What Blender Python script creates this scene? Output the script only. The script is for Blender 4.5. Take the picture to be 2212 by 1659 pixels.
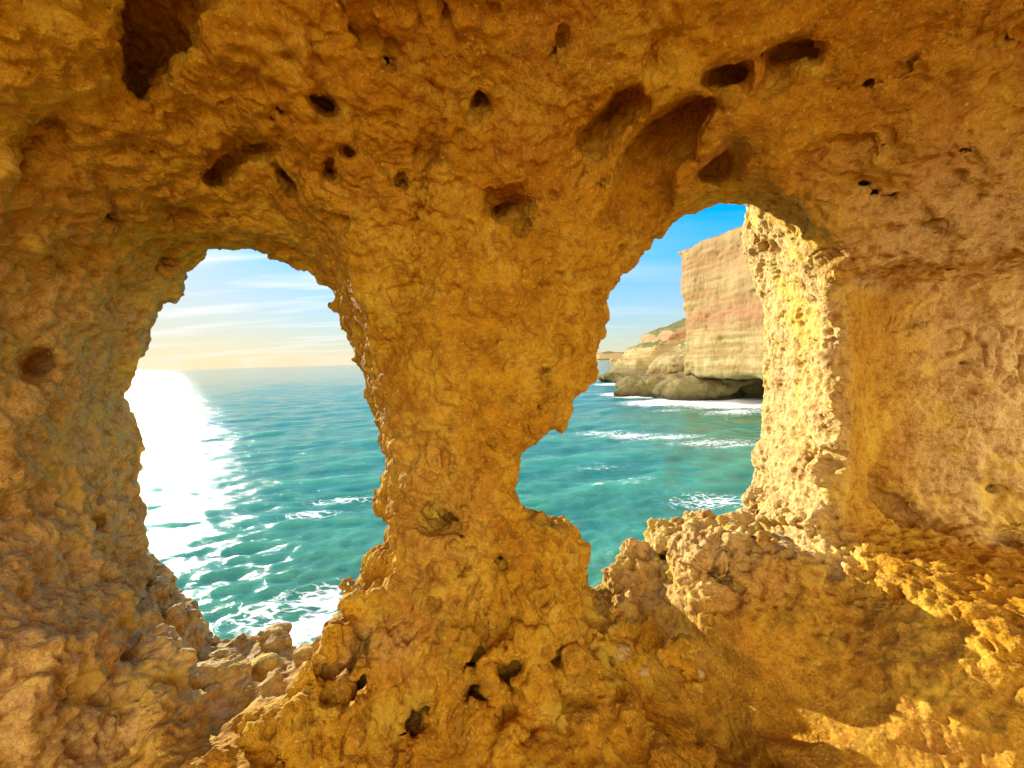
import bpy, math, time
import numpy as np
from mathutils import Matrix, Vector
T0 = time.time()
def log(*a): print('[%.1f]' % (time.time() - T0), *a, flush=True)
for o in list(bpy.data.objects): bpy.data.objects.remove(o)
C = bpy.context.scene.collection
F32 = np.float32

# ------------------------------------------------------------------ camera
FPX = 831.0                                   # focal length in units of a 2212 px wide picture
ROLL = math.atan(0.0275); PITCH = math.atan(51.5 / FPX)
fwd = np.array([0, math.cos(PITCH), -math.sin(PITCH)])
up0 = np.array([0, math.sin(PITCH), math.cos(PITCH)])
ex = np.array([1.0, 0, 0])
cr = math.cos(ROLL) * ex - math.sin(ROLL) * up0
cu = math.sin(ROLL) * ex + math.cos(ROLL) * up0
cam = bpy.data.cameras.new('camera'); cam_o = bpy.data.objects.new('camera', cam); C.objects.link(cam_o)
cam.sensor_width = 36; cam.lens = FPX / 2212 * 36; cam.clip_start = 0.05; cam.clip_end = 60000
cam_o.matrix_world = Matrix([[cr[0], cu[0], -fwd[0], 0], [cr[1], cu[1], -fwd[1], 0], [cr[2], cu[2], -fwd[2], 0], [0, 0, 0, 1]])
bpy.context.scene.camera = cam_o
SEA = -8.0

def ray(px, py):
    d = fwd + (px - 1106) / FPX * cr + (829.5 - py) / FPX * cu
    return d
def at(px, py, Y):
    d = ray(px, py); return d * (Y / d[1])

# ------------------------------------------------------------------ light
SUN_AZ = math.radians(-45.0); SUN_EL = math.radians(13.8)
sdir = np.array([math.sin(SUN_AZ) * math.cos(SUN_EL), math.cos(SUN_AZ) * math.cos(SUN_EL), math.sin(SUN_EL)])
sun = bpy.data.lights.new('sun', 'SUN'); sun_o = bpy.data.objects.new('sun', sun); C.objects.link(sun_o)
sun.energy = 2.9; sun.angle = math.radians(0.5); sun.color = (1.0, 0.93, 0.80)
sun_o.rotation_euler = Vector((-sdir[0], -sdir[1], -sdir[2])).to_track_quat('-Z', 'Y').to_euler()
sun_o.location = (-20, 20, 15)

sc = bpy.context.scene
sc.view_settings.view_transform = 'Standard'; sc.view_settings.look = 'None'
sc.view_settings.exposure = 1.75; sc.view_settings.gamma = 1; sc.view_settings.use_curve_mapping = False
sc.cycles.max_bounces = 10; sc.cycles.diffuse_bounces = 8; sc.cycles.glossy_bounces = 3
sc.cycles.sample_clamp_indirect = 6; sc.cycles.caustics_reflective = False; sc.cycles.caustics_refractive = False

world = bpy.data.worlds.new('World'); sc.world = world; world.use_nodes = True
nt = world.node_tree; nt.nodes.clear()
def N(nt, typ, ins=None, **kw):
    n = nt.nodes.new(typ)
    for k, v in kw.items(): setattr(n, k, v)
    for k, v in (ins or {}).items():
        s = n.inputs[k]
        if isinstance(v, bpy.types.NodeSocket): nt.links.new(v, s)
        else: s.default_value = v
    return n
def ramp(nt, fac, stops, interp='LINEAR'):
    n = nt.nodes.new('ShaderNodeValToRGB'); nt.links.new(fac, n.inputs[0]); e = n.color_ramp
    e.interpolation = interp
    while len(e.elements) < len(stops): e.elements.new(0.5)
    for el, (p, c) in zip(e.elements, stops):
        el.position = p
        el.color = (c, c, c, 1) if isinstance(c, (int, float)) else (c[0], c[1], c[2], 1)
    return n.outputs[0]
def math_(nt, op, a, b=0.0, clamp=False):
    n = nt.nodes.new('ShaderNodeMath'); n.operation = op; n.use_clamp = clamp
    for i, v in enumerate((a, b)):
        if isinstance(v, bpy.types.NodeSocket): nt.links.new(v, n.inputs[i])
        else: n.inputs[i].default_value = v
    return n.outputs[0]
def mix(nt, fac, a, b, blend='MIX'):
    n = nt.nodes.new('ShaderNodeMix'); n.data_type = 'RGBA'; n.blend_type = blend
    for s, v in ((n.inputs[0], fac), (n.inputs[6], a), (n.inputs[7], b)):
        if isinstance(v, bpy.types.NodeSocket): nt.links.new(v, s)
        elif isinstance(v, (int, float)): s.default_value = v
        else: s.default_value = (v[0], v[1], v[2], 1)
    return n.outputs[2]

sky = N(nt, 'ShaderNodeTexSky', sky_type='NISHITA', sun_disc=False, sun_elevation=SUN_EL, sun_rotation=SUN_AZ,
        altitude=10, air_density=1.0, dust_density=0.2, ozone_density=2.5)
tc = N(nt, 'ShaderNodeTexCoord')
# thin cirrus: noise in a plane high above, by direction
sep = N(nt, 'ShaderNodeSeparateXYZ', {0: tc.outputs['Generated']})
zz = math_(nt, 'MAXIMUM', sep.outputs[2], 0.02)
zz = math_(nt, 'ADD', zz, 0.06)
px_ = math_(nt, 'DIVIDE', sep.outputs[0], zz); py_ = math_(nt, 'DIVIDE', sep.outputs[1], zz)
cmb = N(nt, 'ShaderNodeCombineXYZ', {0: px_, 1: py_, 2: 0.0})
mp = N(nt, 'ShaderNodeMapping', {0: cmb.outputs[0], 2: (0, 0, math.radians(-25)), 3: (0.22, 0.75, 1)})
cn = N(nt, 'ShaderNodeTexNoise', {'Vector': mp.outputs[0], 'Scale': 1.3, 'Detail': 7.0, 'Roughness': 0.56, 'Distortion': 0.5})
cover = ramp(nt, cn.outputs[0], [(0.46, 0.0), (0.64, 1.0)])
# more cloud toward the sun side
side = N(nt, 'ShaderNodeMapRange', {0: math_(nt, 'ADD', math_(nt, 'MULTIPLY', sep.outputs[0], -0.9), math_(nt, 'MULTIPLY', sep.outputs[1], 0.1)), 1: -0.3, 2: 0.5, 3: 0.10, 4: 0.9}, clamp=True)
cover = math_(nt, 'MULTIPLY', cover, side.outputs[0])
cover = math_(nt, 'MULTIPLY', cover, ramp(nt, sep.outputs[2], [(0.0, 0.25), (0.10, 1.0)]))
cl = mix(nt, 1.0, sky.outputs[0], (1.9, 1.9, 1.9), 'MULTIPLY')
cl = mix(nt, 1.0, cl, (1.8, 1.9, 2.1), 'ADD')
skyc = mix(nt, ramp(nt, sep.outputs[2], [(0.0, 0.0), (0.35, 1.0)]), sky.outputs[0], mix(nt, 1.0, sky.outputs[0], (0.72, 0.90, 1.12), 'MULTIPLY'))
hs = N(nt, 'ShaderNodeHueSaturation', {'Saturation': ramp(nt, sep.outputs[2], [(0.0, 0.75), (0.25, 1.35)]), 'Value': 1.0, 'Color': skyc})
bw = N(nt, 'ShaderNodeRGBToBW', {0: hs.outputs[0]})
den = math_(nt, 'ADD', math_(nt, 'MULTIPLY', bw.outputs[0], 0.34), 0.45)
skyd = N(nt, 'ShaderNodeVectorMath', {0: hs.outputs[0], 1: N(nt, 'ShaderNodeCombineXYZ', {0: den, 1: den, 2: den}).outputs[0]}, operation='DIVIDE')
skyf = mix(nt, cover, skyd.outputs[0], (3.4, 3.35, 3.3))
# unseen bright warm cloud, added behind the cave as fill light for its interior
fill_cloud = N(nt, 'ShaderNodeTexNoise', {'Vector': tc.outputs['Generated'], 'Scale': 2.2, 'Detail': 6.0, 'Roughness': 0.6}).outputs[0]
fill_cloud = math_(nt, 'MULTIPLY', ramp(nt, fill_cloud, [(0.34, 0.0), (0.50, 1.0)]), N(nt, 'ShaderNodeMapRange', {0: math_(nt, 'ADD', sep.outputs[1], math_(nt, 'MULTIPLY', sep.outputs[0], 0.12)), 1: -0.05, 2: -0.40, 3: 0.0, 4: 1.0}, clamp=True).outputs[0])
skyf = mix(nt, fill_cloud, skyf, (17.0, 14.4, 10.8))
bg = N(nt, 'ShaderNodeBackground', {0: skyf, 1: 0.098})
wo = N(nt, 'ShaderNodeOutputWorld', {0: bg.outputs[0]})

# ------------------------------------------------------------------ numpy noise
def _h(ix, iy, iz, seed):
    h = (ix.astype(np.uint32) * np.uint32(374761393)) ^ (iy.astype(np.uint32) * np.uint32(668265263)) ^ (iz.astype(np.uint32) * np.uint32(2246822519)) ^ np.uint32((seed * 3266489917) & 0xffffffff)
    h = (h ^ (h >> np.uint32(15))) * np.uint32(2246822519)
    h = (h ^ (h >> np.uint32(13))) * np.uint32(3266489917)
    return h ^ (h >> np.uint32(16))
def vnoise(p, scale, seed=0):
    """gradient noise, about -1..1; p is N x 3, scale = size of a feature in metres (number or triple)"""
    q = (p / np.asarray(scale, F32)).astype(F32)
    i = np.floor(q).astype(np.int32); f = q - i
    w = f * f * f * (f * (f * 6 - 15) + 10)
    out = None
    res = np.zeros(len(p), F32)
    for dx in (0, 1):
        wx = w[:, 0] if dx else 1 - w[:, 0]
        for dy in (0, 1):
            wy = w[:, 1] if dy else 1 - w[:, 1]
            for dz in (0, 1):
                wz = w[:, 2] if dz else 1 - w[:, 2]
                h = _h(i[:, 0] + dx, i[:, 1] + dy, i[:, 2] + dz, seed)
                gx = ((h & np.uint32(1023)).astype(F32) / 511.5 - 1)
                gy = (((h >> np.uint32(10)) & np.uint32(1023)).astype(F32) / 511.5 - 1)
                gz = (((h >> np.uint32(20)) & np.uint32(1023)).astype(F32) / 511.5 - 1)
                res += wx * wy * wz * (gx * (f[:, 0] - dx) + gy * (f[:, 1] - dy) + gz * (f[:, 2] - dz))
    return res * 1.4
def fbm(p, scale, oct=3, seed=0, rough=0.5, ridged=False):
    s = np.asarray(scale, F32); a = 1.0; r = 0; tot = 0
    for k in range(oct):
        n = vnoise(p, s, seed + 17 * k)
        if ridged: n = 1 - 2 * np.abs(n)
        r = r + a * n; tot += a; a *= rough; s = s * 0.5
    return r / tot
def pits(p, cell, seed, prob, rmin=0.22, rmax=0.46, sharp=1.0):
    """round pits: 0 outside, up to 1 at the centre of a pit"""
    q = (p / np.asarray(cell, F32)).astype(F32)
    i0 = np.floor(q - 0.5).astype(np.int32)
    out = np.zeros(len(p), F32)
    for dx in (0, 1):
        for dy in (0, 1):
            for dz in (0, 1):
                ii = i0 + np.array([dx, dy, dz], np.int32)
                h = _h(ii[:, 0], ii[:, 1], ii[:, 2], seed); h2 = _h(ii[:, 1], ii[:, 2], ii[:, 0], seed + 91)
                c = np.stack([(h & np.uint32(255)).astype(F32), ((h >> np.uint32(8)) & np.uint32(255)).astype(F32), ((h >> np.uint32(16)) & np.uint32(255)).astype(F32)], 1) / 255 * 0.5 + 0.25
                r = rmin + (rmax - rmin) * ((h2 & np.uint32(1023)).astype(F32) / 1023) ** 2
                on = ((h2 >> np.uint32(12)) & np.uint32(1023)).astype(F32) / 1023
                d2 = ((q - ii - c) ** 2).sum(1) / (r * r)
                out = np.maximum(out, np.where(on < prob, np.clip(1 - d2, 0, 1) * (r / rmax), 0))
    return out ** (0.5 * sharp)
def worley(p, cell, seed):
    """distance to the nearest scattered point, in cells (about 0..0.9)"""
    q = (p / np.asarray(cell, F32)).astype(F32); i0 = np.floor(q - 0.5).astype(np.int32)
    out = np.full(len(p), 9.0, F32)
    for dx in (0, 1):
        for dy in (0, 1):
            for dz in (0, 1):
                ii = i0 + np.array([dx, dy, dz], np.int32); h = _h(ii[:, 0], ii[:, 1], ii[:, 2], seed)
                c = np.stack([(h & np.uint32(255)).astype(F32), ((h >> np.uint32(8)) & np.uint32(255)).astype(F32), ((h >> np.uint32(16)) & np.uint32(255)).astype(F32)], 1) / 255 * 0.7 + 0.15
                out = np.minimum(out, ((q - ii - c) ** 2).sum(1))
    return np.sqrt(out)
def sst(a, b, x):
    t = np.clip((x - a) / (b - a), 0, 1); return t * t * (3 - 2 * t)

# ------------------------------------------------------------------ meshing (surface nets)
def surface_nets(S, org, vox):
    """S: rock sdf on a grid (negative inside). Returns verts, quads (outward winding)."""
    s = S < 0
    nx, ny, nz = S.shape
    cnt = np.zeros((nx - 1, ny - 1, nz - 1), np.int8)
    for a in (0, 1):
        for b in (0, 1):
            for c in (0, 1):
                cnt += s[a:nx - 1 + a, b:ny - 1 + b, c:nz - 1 + c]
    act = (cnt > 0) & (cnt < 8)
    idx = np.argwhere(act).astype(np.int32)
    ids = np.full(act.shape, -1, np.int32); ids[act] = np.arange(len(idx), dtype=np.int32)
    vals = {}
    for a in (0, 1):
        for b in (0, 1):
            for c in (0, 1):
                vals[a, b, c] = S[idx[:, 0] + a, idx[:, 1] + b, idx[:, 2] + c]
    acc = np.zeros((len(idx), 3), F32); n = np.zeros(len(idx), F32)
    corners = list(vals)
    for k0 in corners:
        for ax in range(3):
            if k0[ax]: continue
            k1 = list(k0); k1[ax] = 1; k1 = tuple(k1)
            v0, v1 = vals[k0], vals[k1]
            m = (v0 < 0) != (v1 < 0)
            t = np.where(m, v0 / np.where(m, v0 - v1, 1), 0)
            pt = np.tile(np.array(k0, F32), (len(idx), 1)); pt[:, ax] = t
            acc += pt * m[:, None]; n += m
    V = (idx + acc / n[:, None]) * vox + np.asarray(org, F32)
    quads = []
    for ax in range(3):
        u, w = (ax + 1) % 3, (ax + 2) % 3
        sl0 = [slice(None)] * 3; sl1 = [slice(None)] * 3
        sl0[ax] = slice(0, -1); sl1[ax] = slice(1, None)
        a0, a1 = s[tuple(sl0)], s[tuple(sl1)]
        e = np.argwhere(a0 != a1).astype(np.int32)
        inner = (e[:, u] > 0) & (e[:, w] > 0) & (e[:, u] < S.shape[u] - 1) & (e[:, w] < S.shape[w] - 1)
        e = e[inner]
        flip = s[e[:, 0], e[:, 1], e[:, 2]]
        q = []
        for du, dw in ((0, 0), (-1, 0), (-1, -1), (0, -1)):
            c = e.copy(); c[:, u] += du; c[:, w] += dw
            q.append(ids[c[:, 0], c[:, 1], c[:, 2]])
        q = np.stack(q, 1)
        q[~flip] = q[~flip][:, ::-1]
        quads.append(q[:, :])
    return V, np.concatenate(quads)

def mesh_from(name, V, Q, smooth=True):
    me = bpy.data.meshes.new(name)
    me.vertices.add(len(V)); me.vertices.foreach_set('co', np.asarray(V, F32).ravel())
    k = Q.shape[1]
    me.loops.add(Q.size); me.loops.foreach_set('vertex_index', Q.astype(np.int32).ravel())
    me.polygons.add(len(Q)); me.polygons.foreach_set('loop_start', np.arange(0, Q.size, k, dtype=np.int32))
    me.update(calc_edges=True)
    me.polygons.foreach_set('use_smooth', np.full(len(Q), smooth, bool)); me.update()
    return me
def vnormals(V, Q):
    a = V[Q[:, 2]] - V[Q[:, 0]]; b = V[Q[:, 3]] - V[Q[:, 1]]
    fn = np.cross(a, b).astype(F32)
    n = np.zeros_like(V)
    for k in range(4):
        for c in range(3): n[:, c] += np.bincount(Q[:, k], fn[:, c], len(V)).astype(F32)
    return n / np.maximum(np.linalg.norm(n, axis=1, keepdims=True), 1e-12)
def subdivide(V, Q, smooth=0.0):
    """one level of quad subdivision with the edge and face points averaged (Catmull-Clark like)"""
    nv = len(V)
    E = np.stack([Q, np.roll(Q, -1, 1)], 2).reshape(-1, 2)
    Es = np.sort(E, 1); key = Es[:, 0].astype(np.int64) * nv + Es[:, 1]
    uk, inv = np.unique(key, return_inverse=True)
    e0 = (uk // nv).astype(np.int64); e1 = (uk % nv).astype(np.int64)
    fp = V[Q].mean(1); ne = len(uk)
    fid = np.repeat(np.arange(len(Q)), 4)
    cnt = np.bincount(inv, minlength=ne).astype(F32)
    fsum = np.stack([np.bincount(inv, fp[fid, c], ne) for c in range(3)], 1)
    mid = (V[e0] + V[e1]) * 0.5
    ep = np.where((cnt == 2)[:, None], (mid + fsum / np.maximum(cnt, 1)[:, None]) * 0.5, mid)
    # vertex points
    val = np.bincount(Q.ravel(), minlength=nv).astype(F32)
    fv = np.stack([np.bincount(Q.ravel(), np.repeat(fp[:, c], 4), nv) for c in range(3)], 1) / np.maximum(val, 1)[:, None]
    ev = np.stack([np.bincount(np.concatenate([e0, e1]), np.concatenate([mid[:, c], mid[:, c]]), nv) for c in range(3)], 1)
    en = np.bincount(np.concatenate([e0, e1]), minlength=nv).astype(F32)
    ev /= np.maximum(en, 1)[:, None]
    n = np.maximum(val, 3)[:, None]
    vp = (fv + 2 * ev + (n - 3) * V) / n
    VV = np.concatenate([vp, ep, fp]).astype(F32)
    eidx = inv.reshape(-1, 4) + nv; fi = np.arange(len(Q)) + nv + ne
    QQ = np.concatenate([np.stack([Q[:, k], eidx[:, k], fi, eidx[:, k - 1]], 1) for k in range(4)])
    return VV, QQ

def add_obj(name, me, mat=None, parent=None):
    o = bpy.data.objects.new(name, me); C.objects.link(o)
    if mat: me.materials.append(mat)
    if parent: o.parent = parent
    return o
def tag(o, label=None, cat=None, group=None, kind=None):
    for k, v in (('label', label), ('category', cat), ('group', group), ('kind', kind)):
        if v: o[k] = v
    return o
def empty(name, loc=(0, 0, 0)):
    o = bpy.data.objects.new(name, None); C.objects.link(o); o.location = loc; o.empty_display_size = 0.2; return o

# ------------------------------------------------------------------ the traced openings
OUT_L = [(450,532),(475,524),(500,525),(525,529),(547,526),(568,535),(577,547),(600,565),(620,572),(645,580),(655,579),(675,590),(697,610),(715,628),(725,645),(721,660),(735,685),(737,710),(750,735),(760,755),(762,775),(775,800),(790,830),(795,860),(812,885),(815,910),(825,935),(827,960),(828,985),(820,1015),(820,1040),(810,1060),(813,1075),(825,1095),(845,1115),(855,1130),(855,1150),(840,1170),(820,1185),(805,1215),(790,1245),(772,1280),(760,1310),(750,1335),(747,1360),(735,1385),(720,1400),(690,1405),(665,1407),(645,1410),(612,1402),(606,1385),(585,1390),(565,1382),(545,1388),(530,1400),(500,1402),(480,1397),(452,1377),(450,1355),(430,1330),(415,1310),(395,1295),(370,1277),(350,1250),(340,1230),(315,1212),(314,1180),(310,1150),(312,1110),(302,1080),(310,1065),(302,1030),(300,1000),(305,975),(315,955),(300,940),(288,915),(277,880),(277,855),(288,830),(295,815),(310,780),(330,750),(345,715),(370,685),(380,665),(400,645),(412,625),(405,610),(410,582),(430,570),(442,555),(445,540)]
IN_L = [(430,380),(520,350),(620,370),(700,430),(786,520),(826,600),(841,700),(856,800),(876,900),(888,1000),(894,1080),(872,1130),(868,1180),(850,1240),(845,1300),(825,1350),(800,1385),(760,1405),(715,1445),(635,1478),(575,1518),(500,1545),(455,1552),(400,1535),(330,1510),(270,1440),(240,1340),(160,1250),(110,1150),(84,1000),(84,800),(110,650),(200,520),(300,430)]
OUT_R = [(1613,437),(1586,432),(1556,435),(1536,440),(1506,452),(1481,462),(1456,480),(1438,492),(1436,507),(1416,525),(1401,540),(1383,560),(1378,577),(1361,595),(1341,607),(1326,625),(1313,645),(1308,675),(1303,705),(1296,725),(1288,750),(1286,795),(1278,820),(1261,832),(1248,850),(1236,865),(1233,885),(1231,905),(1226,940),(1206,945),(1186,945),(1171,947),(1158,960),(1136,970),(1123,985),(1111,1002),(1106,1015),(1111,1040),(1116,1055),(1113,1092),(1131,1097),(1156,1102),(1186,1110),(1208,1112),(1218,1130),(1236,1155),(1248,1180),(1253,1215),(1263,1245),(1267,1270),(1278,1257),(1291,1240),(1321,1222),(1356,1205),(1356,1180),(1386,1168),(1408,1138),(1451,1128),(1478,1118),(1531,1120),(1551,1115),(1586,1110),(1601,1090),(1611,1065),(1626,1045),(1626,1025),(1631,1000),(1626,980),(1638,955),(1646,925),(1643,900),(1646,860),(1648,830),(1648,800),(1646,750),(1646,700),(1643,650),(1631,600),(1616,550),(1608,525),(1608,490),(1613,460)]
IN_R = [(1640,400),(1560,385),(1480,400),(1400,440),(1340,500),(1290,560),(1260,620),(1250,700),(1235,780),(1205,830),(1180,870),(1170,930),(1160,948),(1125,968),(1106,992),(1102,1030),(1106,1088),(1125,1106),(1160,1130),(1195,1150),(1215,1200),(1235,1270),(1250,1340),(1285,1395),(1340,1425),(1400,1445),(1490,1470),(1512,1430),(1520,1300),(1522,1200),(1540,1165),(1600,1150),(1650,1150),(1720,1200),(1775,1230),(1790,1180),(1798,1050),(1802,900),(1802,760),(1796,660),(1770,560),(1720,470)]
YO_L, YI_L, YO_R, YI_R = (1.95, 0), (1.38, 0), (1.80, 0.42), (1.50, 0.15)

VOX = 0.025
LO = np.array([-3.0, -2.6, -2.0]); HI = np.array([3.3, 3.1, 2.1])
gx = np.arange(LO[0], HI[0], VOX, dtype=F32); gy = np.arange(LO[1], HI[1], VOX, dtype=F32); gz = np.arange(LO[2], HI[2], VOX, dtype=F32)
X = gx[:, None, None]; Y = gy[None, :, None]; Z = gz[None, None, :]

def poly_sdf(poly, Yp):
    a_, b_ = Yp                                  # the opening lies on the upright plane Y = a + b x
    P = []
    for x, y in poly:
        d_ = ray(x, y); P.append((d_ * (a_ / (d_[1] - b_ * d_[0])))[[0, 2]])
    P = np.array(P, F32)
    xx, zz = np.meshgrid(gx, gz, indexing='ij')
    d = np.full(xx.shape, 1e9, F32); ins = np.zeros(xx.shape, bool)
    for k in range(len(P)):
        a, b = P[k], P[k - 1]; e = b - a
        t = np.clip(((xx - a[0]) * e[0] + (zz - a[1]) * e[1]) / max(e @ e, 1e-12), 0, 1)
        d = np.minimum(d, (xx - a[0] - t * e[0]) ** 2 + (zz - a[1] - t * e[1]) ** 2)
        c = ((a[1] > zz) != (b[1] > zz)) & (xx < (b[0] - a[0]) * (zz - a[1]) / (b[1] - a[1] + 1e-12) + a[0])
        ins ^= c
    d = np.sqrt(d); return np.where(ins, -d, d)[:, None, :]
def loft(po, pi, Yo, Yi, tmax=1.5, k=1.5):
    O, I = poly_sdf(po, Yo), poly_sdf(pi, Yi)
    Yo = Yo[0] + Yo[1] * X; Yi = Yi[0] + Yi[1] * X
    tt = np.clip((Yo - Y) / np.maximum(Yo - Yi, 0.15), 0, tmax)
    return (1 - tt) * O + tt * I - k * np.clip(Y - Yo, 0, None)
def smin(a, b, k):
    h = np.clip(0.5 + 0.5 * (b - a) / k, 0, 1); return b + (a - b) * h - k * h * (1 - h)
def smax(a, b, k): return -smin(-a, -b, k)
def box(c, h, r):
    q = [np.abs(A - c[i]) - h[i] + r for i, A in enumerate((X, Y, Z))]
    m = np.sqrt(np.maximum(q[0], 0) ** 2 + np.maximum(q[1], 0) ** 2 + np.maximum(q[2], 0) ** 2)
    return m + np.minimum(np.maximum(np.maximum(q[0], q[1]), q[2]), 0) - r

log('grid', len(gx), len(gy), len(gz))
wl = loft(OUT_L, IN_L, YO_L, YI_L)
wr = loft(OUT_R, IN_R, YO_R, YI_R, 1.35)
e = (np.abs((X - 0.5) / 2.25) ** 2.5 + np.abs((Y + 0.2) / 2.0) ** 2.5 + np.abs((Z + 0.3) / 1.5) ** 2.5)
main = (e ** (1 / 2.5) - 1) * 1.6
del e
# niche: a squarish hollow with a back wall slanting toward the camera on the right
nb = box((2.50, 1.2, -0.30), (1.06, 0.9, 0.64), 0.05)
nb = smax(nb, Y - (1.99 - 0.24 * (X - 1.85)), 0.04)
nb = smax(nb, ((Y - 1.70) * 1.45 - (X - 1.46)) * 0.57, 0.04)
main = smin(main, nb, 0.06)
# floor and the slope rising to the right under the niche
floor = -1.42 + 0.05 * np.sin(X * 2.1 + 0.5)
slope = np.minimum(-1.42 + 0.85 * (X - 0.99 + 0.10 * (Y - 1.5) + 0.9 * np.minimum(Y - 1.20, 0)), -0.90 + 0.12 * (Y - 1.6))
ground = smax(floor + 0 * Y, slope, 0.16)
# ground raised as a ramp, shaped to catch the light through the notch
pn = at(1279, 1252, 1.97); hx, hy = -sdir[0] / math.hypot(sdir[0], sdir[1]), -sdir[1] / math.hypot(sdir[0], sdir[1])
rs = (X - pn[0]) * hx + (Y - pn[1]) * hy; rc = (X - pn[0]) * hy - (Y - pn[1]) * hx
ramp_z = np.where(rs < 0.45, pn[2] - 0.03 - 0.215 * rs, pn[2] - 0.03 - 0.097 - 0.10 * (rs - 0.45)) - 0.55 * np.maximum(rc - 0.05, 0) - 3.0 * np.maximum(0.1 - rs, 0)
ground = smax(ground, ramp_z, 0.05)
main = smax(main, (ground - Z) * 0.8, 0.10)
# the pillar stands forward as a rounded column
pc = 0.46 + 0.10 * sst(0.2, 0.9, Z) + 0.10 * sst(-0.7, -1.3, Z) - np.sqrt((X + 0.12) ** 2 * 0.8 + (Y - 1.98) ** 2)
main = smax(main, pc, 0.15)
V = smin(main, wr, 0.07)
V = smin(V, wl, 0.05)
# unseen mouth behind the photographer, opened wide to let fill light in
V = smin(V, smax(np.sqrt(((X - 0.1) * 0.85) ** 2 + ((Y + 2.45)) ** 2 + (Z + 0.1) ** 2) - 2.0, -1.45 - Z, 0.1), 0.3)
del wl, wr, main, nb
yface = np.clip(1.88 + 0.42 * X, 2.02, 2.9).astype(F32)
block = np.maximum(np.maximum(np.abs(X - 0.15) - 2.95, Y - yface), np.maximum(np.maximum(-2.45 - Y, Z - 1.98), -1.85 - Z))
S = np.maximum(-V, block).astype(F32)
del V, block
log('base sdf', S.shape, S.nbytes >> 20)

def samp(p):
    q = (p - LO) / VOX; i = np.clip(q.astype(int), 0, np.array(S.shape) - 2); f = q - i; r = 0
    for a in (0, 1):
        for b in (0, 1):
            for c in (0, 1):
                r += S[i[0] + a, i[1] + b, i[2] + c] * (f[0] if a else 1 - f[0]) * (f[1] if b else 1 - f[1]) * (f[2] if c else 1 - f[2])
    return r
def grad(p, h=0.05):
    g = np.array([samp(p + h * v) - samp(p - h * v) for v in np.eye(3)]); return g / (np.linalg.norm(g) + 1e-9)
def hit(px, py):
    d = ray(px, py); d = d / np.linalg.norm(d); t = 0.3
    while t < 5:
        p = d * t
        if (p < LO + VOX).any() or (p > HI - 2 * VOX).any(): return None
        if samp(p) < 0:
            for _ in range(5):
                t -= VOX * 0.1
            return d * t
        t += 0.015
    return None
def carve(center, axes, radii, k=0.012, add=False):
    """carve (or add) an ellipsoid with given unit axes (3x3 rows) and radii"""
    R = max(radii) + 0.08
    i0 = np.clip(((center - R - LO) / VOX).astype(int), 0, np.array(S.shape)); i1 = np.clip(((center + R - LO) / VOX).astype(int) + 1, 0, np.array(S.shape))
    if (i1 <= i0).any(): return
    sl = tuple(slice(a, b) for a, b in zip(i0, i1))
    x = gx[sl[0]][:, None, None] - center[0]; y = gy[sl[1]][None, :, None] - center[1]; z = gz[sl[2]][None, None, :] - center[2]
    qs = [(x * a[0] + y * a[1] + z * a[2]) / r for a, r in zip(axes, radii)]
    d = (np.sqrt(qs[0] ** 2 + qs[1] ** 2 + qs[2] ** 2) - 1) * min(radii)
    if add: S[sl] = smin(S[sl], d, k)
    else: S[sl] = smax(S[sl], -d, k)
def feature(px, py, rx, ry, ang=0, depth=0.08, tilt=0, off=0.0, add=False, k=0.012, p=None, n=None):
    """hole whose mouth covers rx x ry picture units round a surface point; ang = direction of rx (degrees, picture, anticlockwise)"""
    if p is None:
        p = hit(px, py)
        if p is None: return
        n = grad(p)
    dist = np.linalg.norm(p); sc_ = np.linalg.norm(p) / np.linalg.norm(ray(px, py)) / FPX
    a = math.radians(ang); t1 = math.cos(a) * cr + math.sin(a) * cu
    t1 = t1 - n * (t1 @ n); t1 /= np.linalg.norm(t1) + 1e-9; t2 = np.cross(n, t1)
    if t2 @ (-math.sin(a) * cr + math.cos(a) * cu) < 0: t2 = -t2
    v = p / dist; cosv = max(0.35, abs(v @ n))
    rx, ry = rx * sc_, ry * sc_ / cosv ** 0.5
    if tilt:
        ct, st = math.cos(math.radians(tilt)), math.sin(math.radians(tilt))
        t2, n = ct * t2 + st * n, ct * n - st * t2
    carve(p + n * off * depth, (t1, t2, n), (rx, ry, depth), k=k, add=add)

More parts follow.
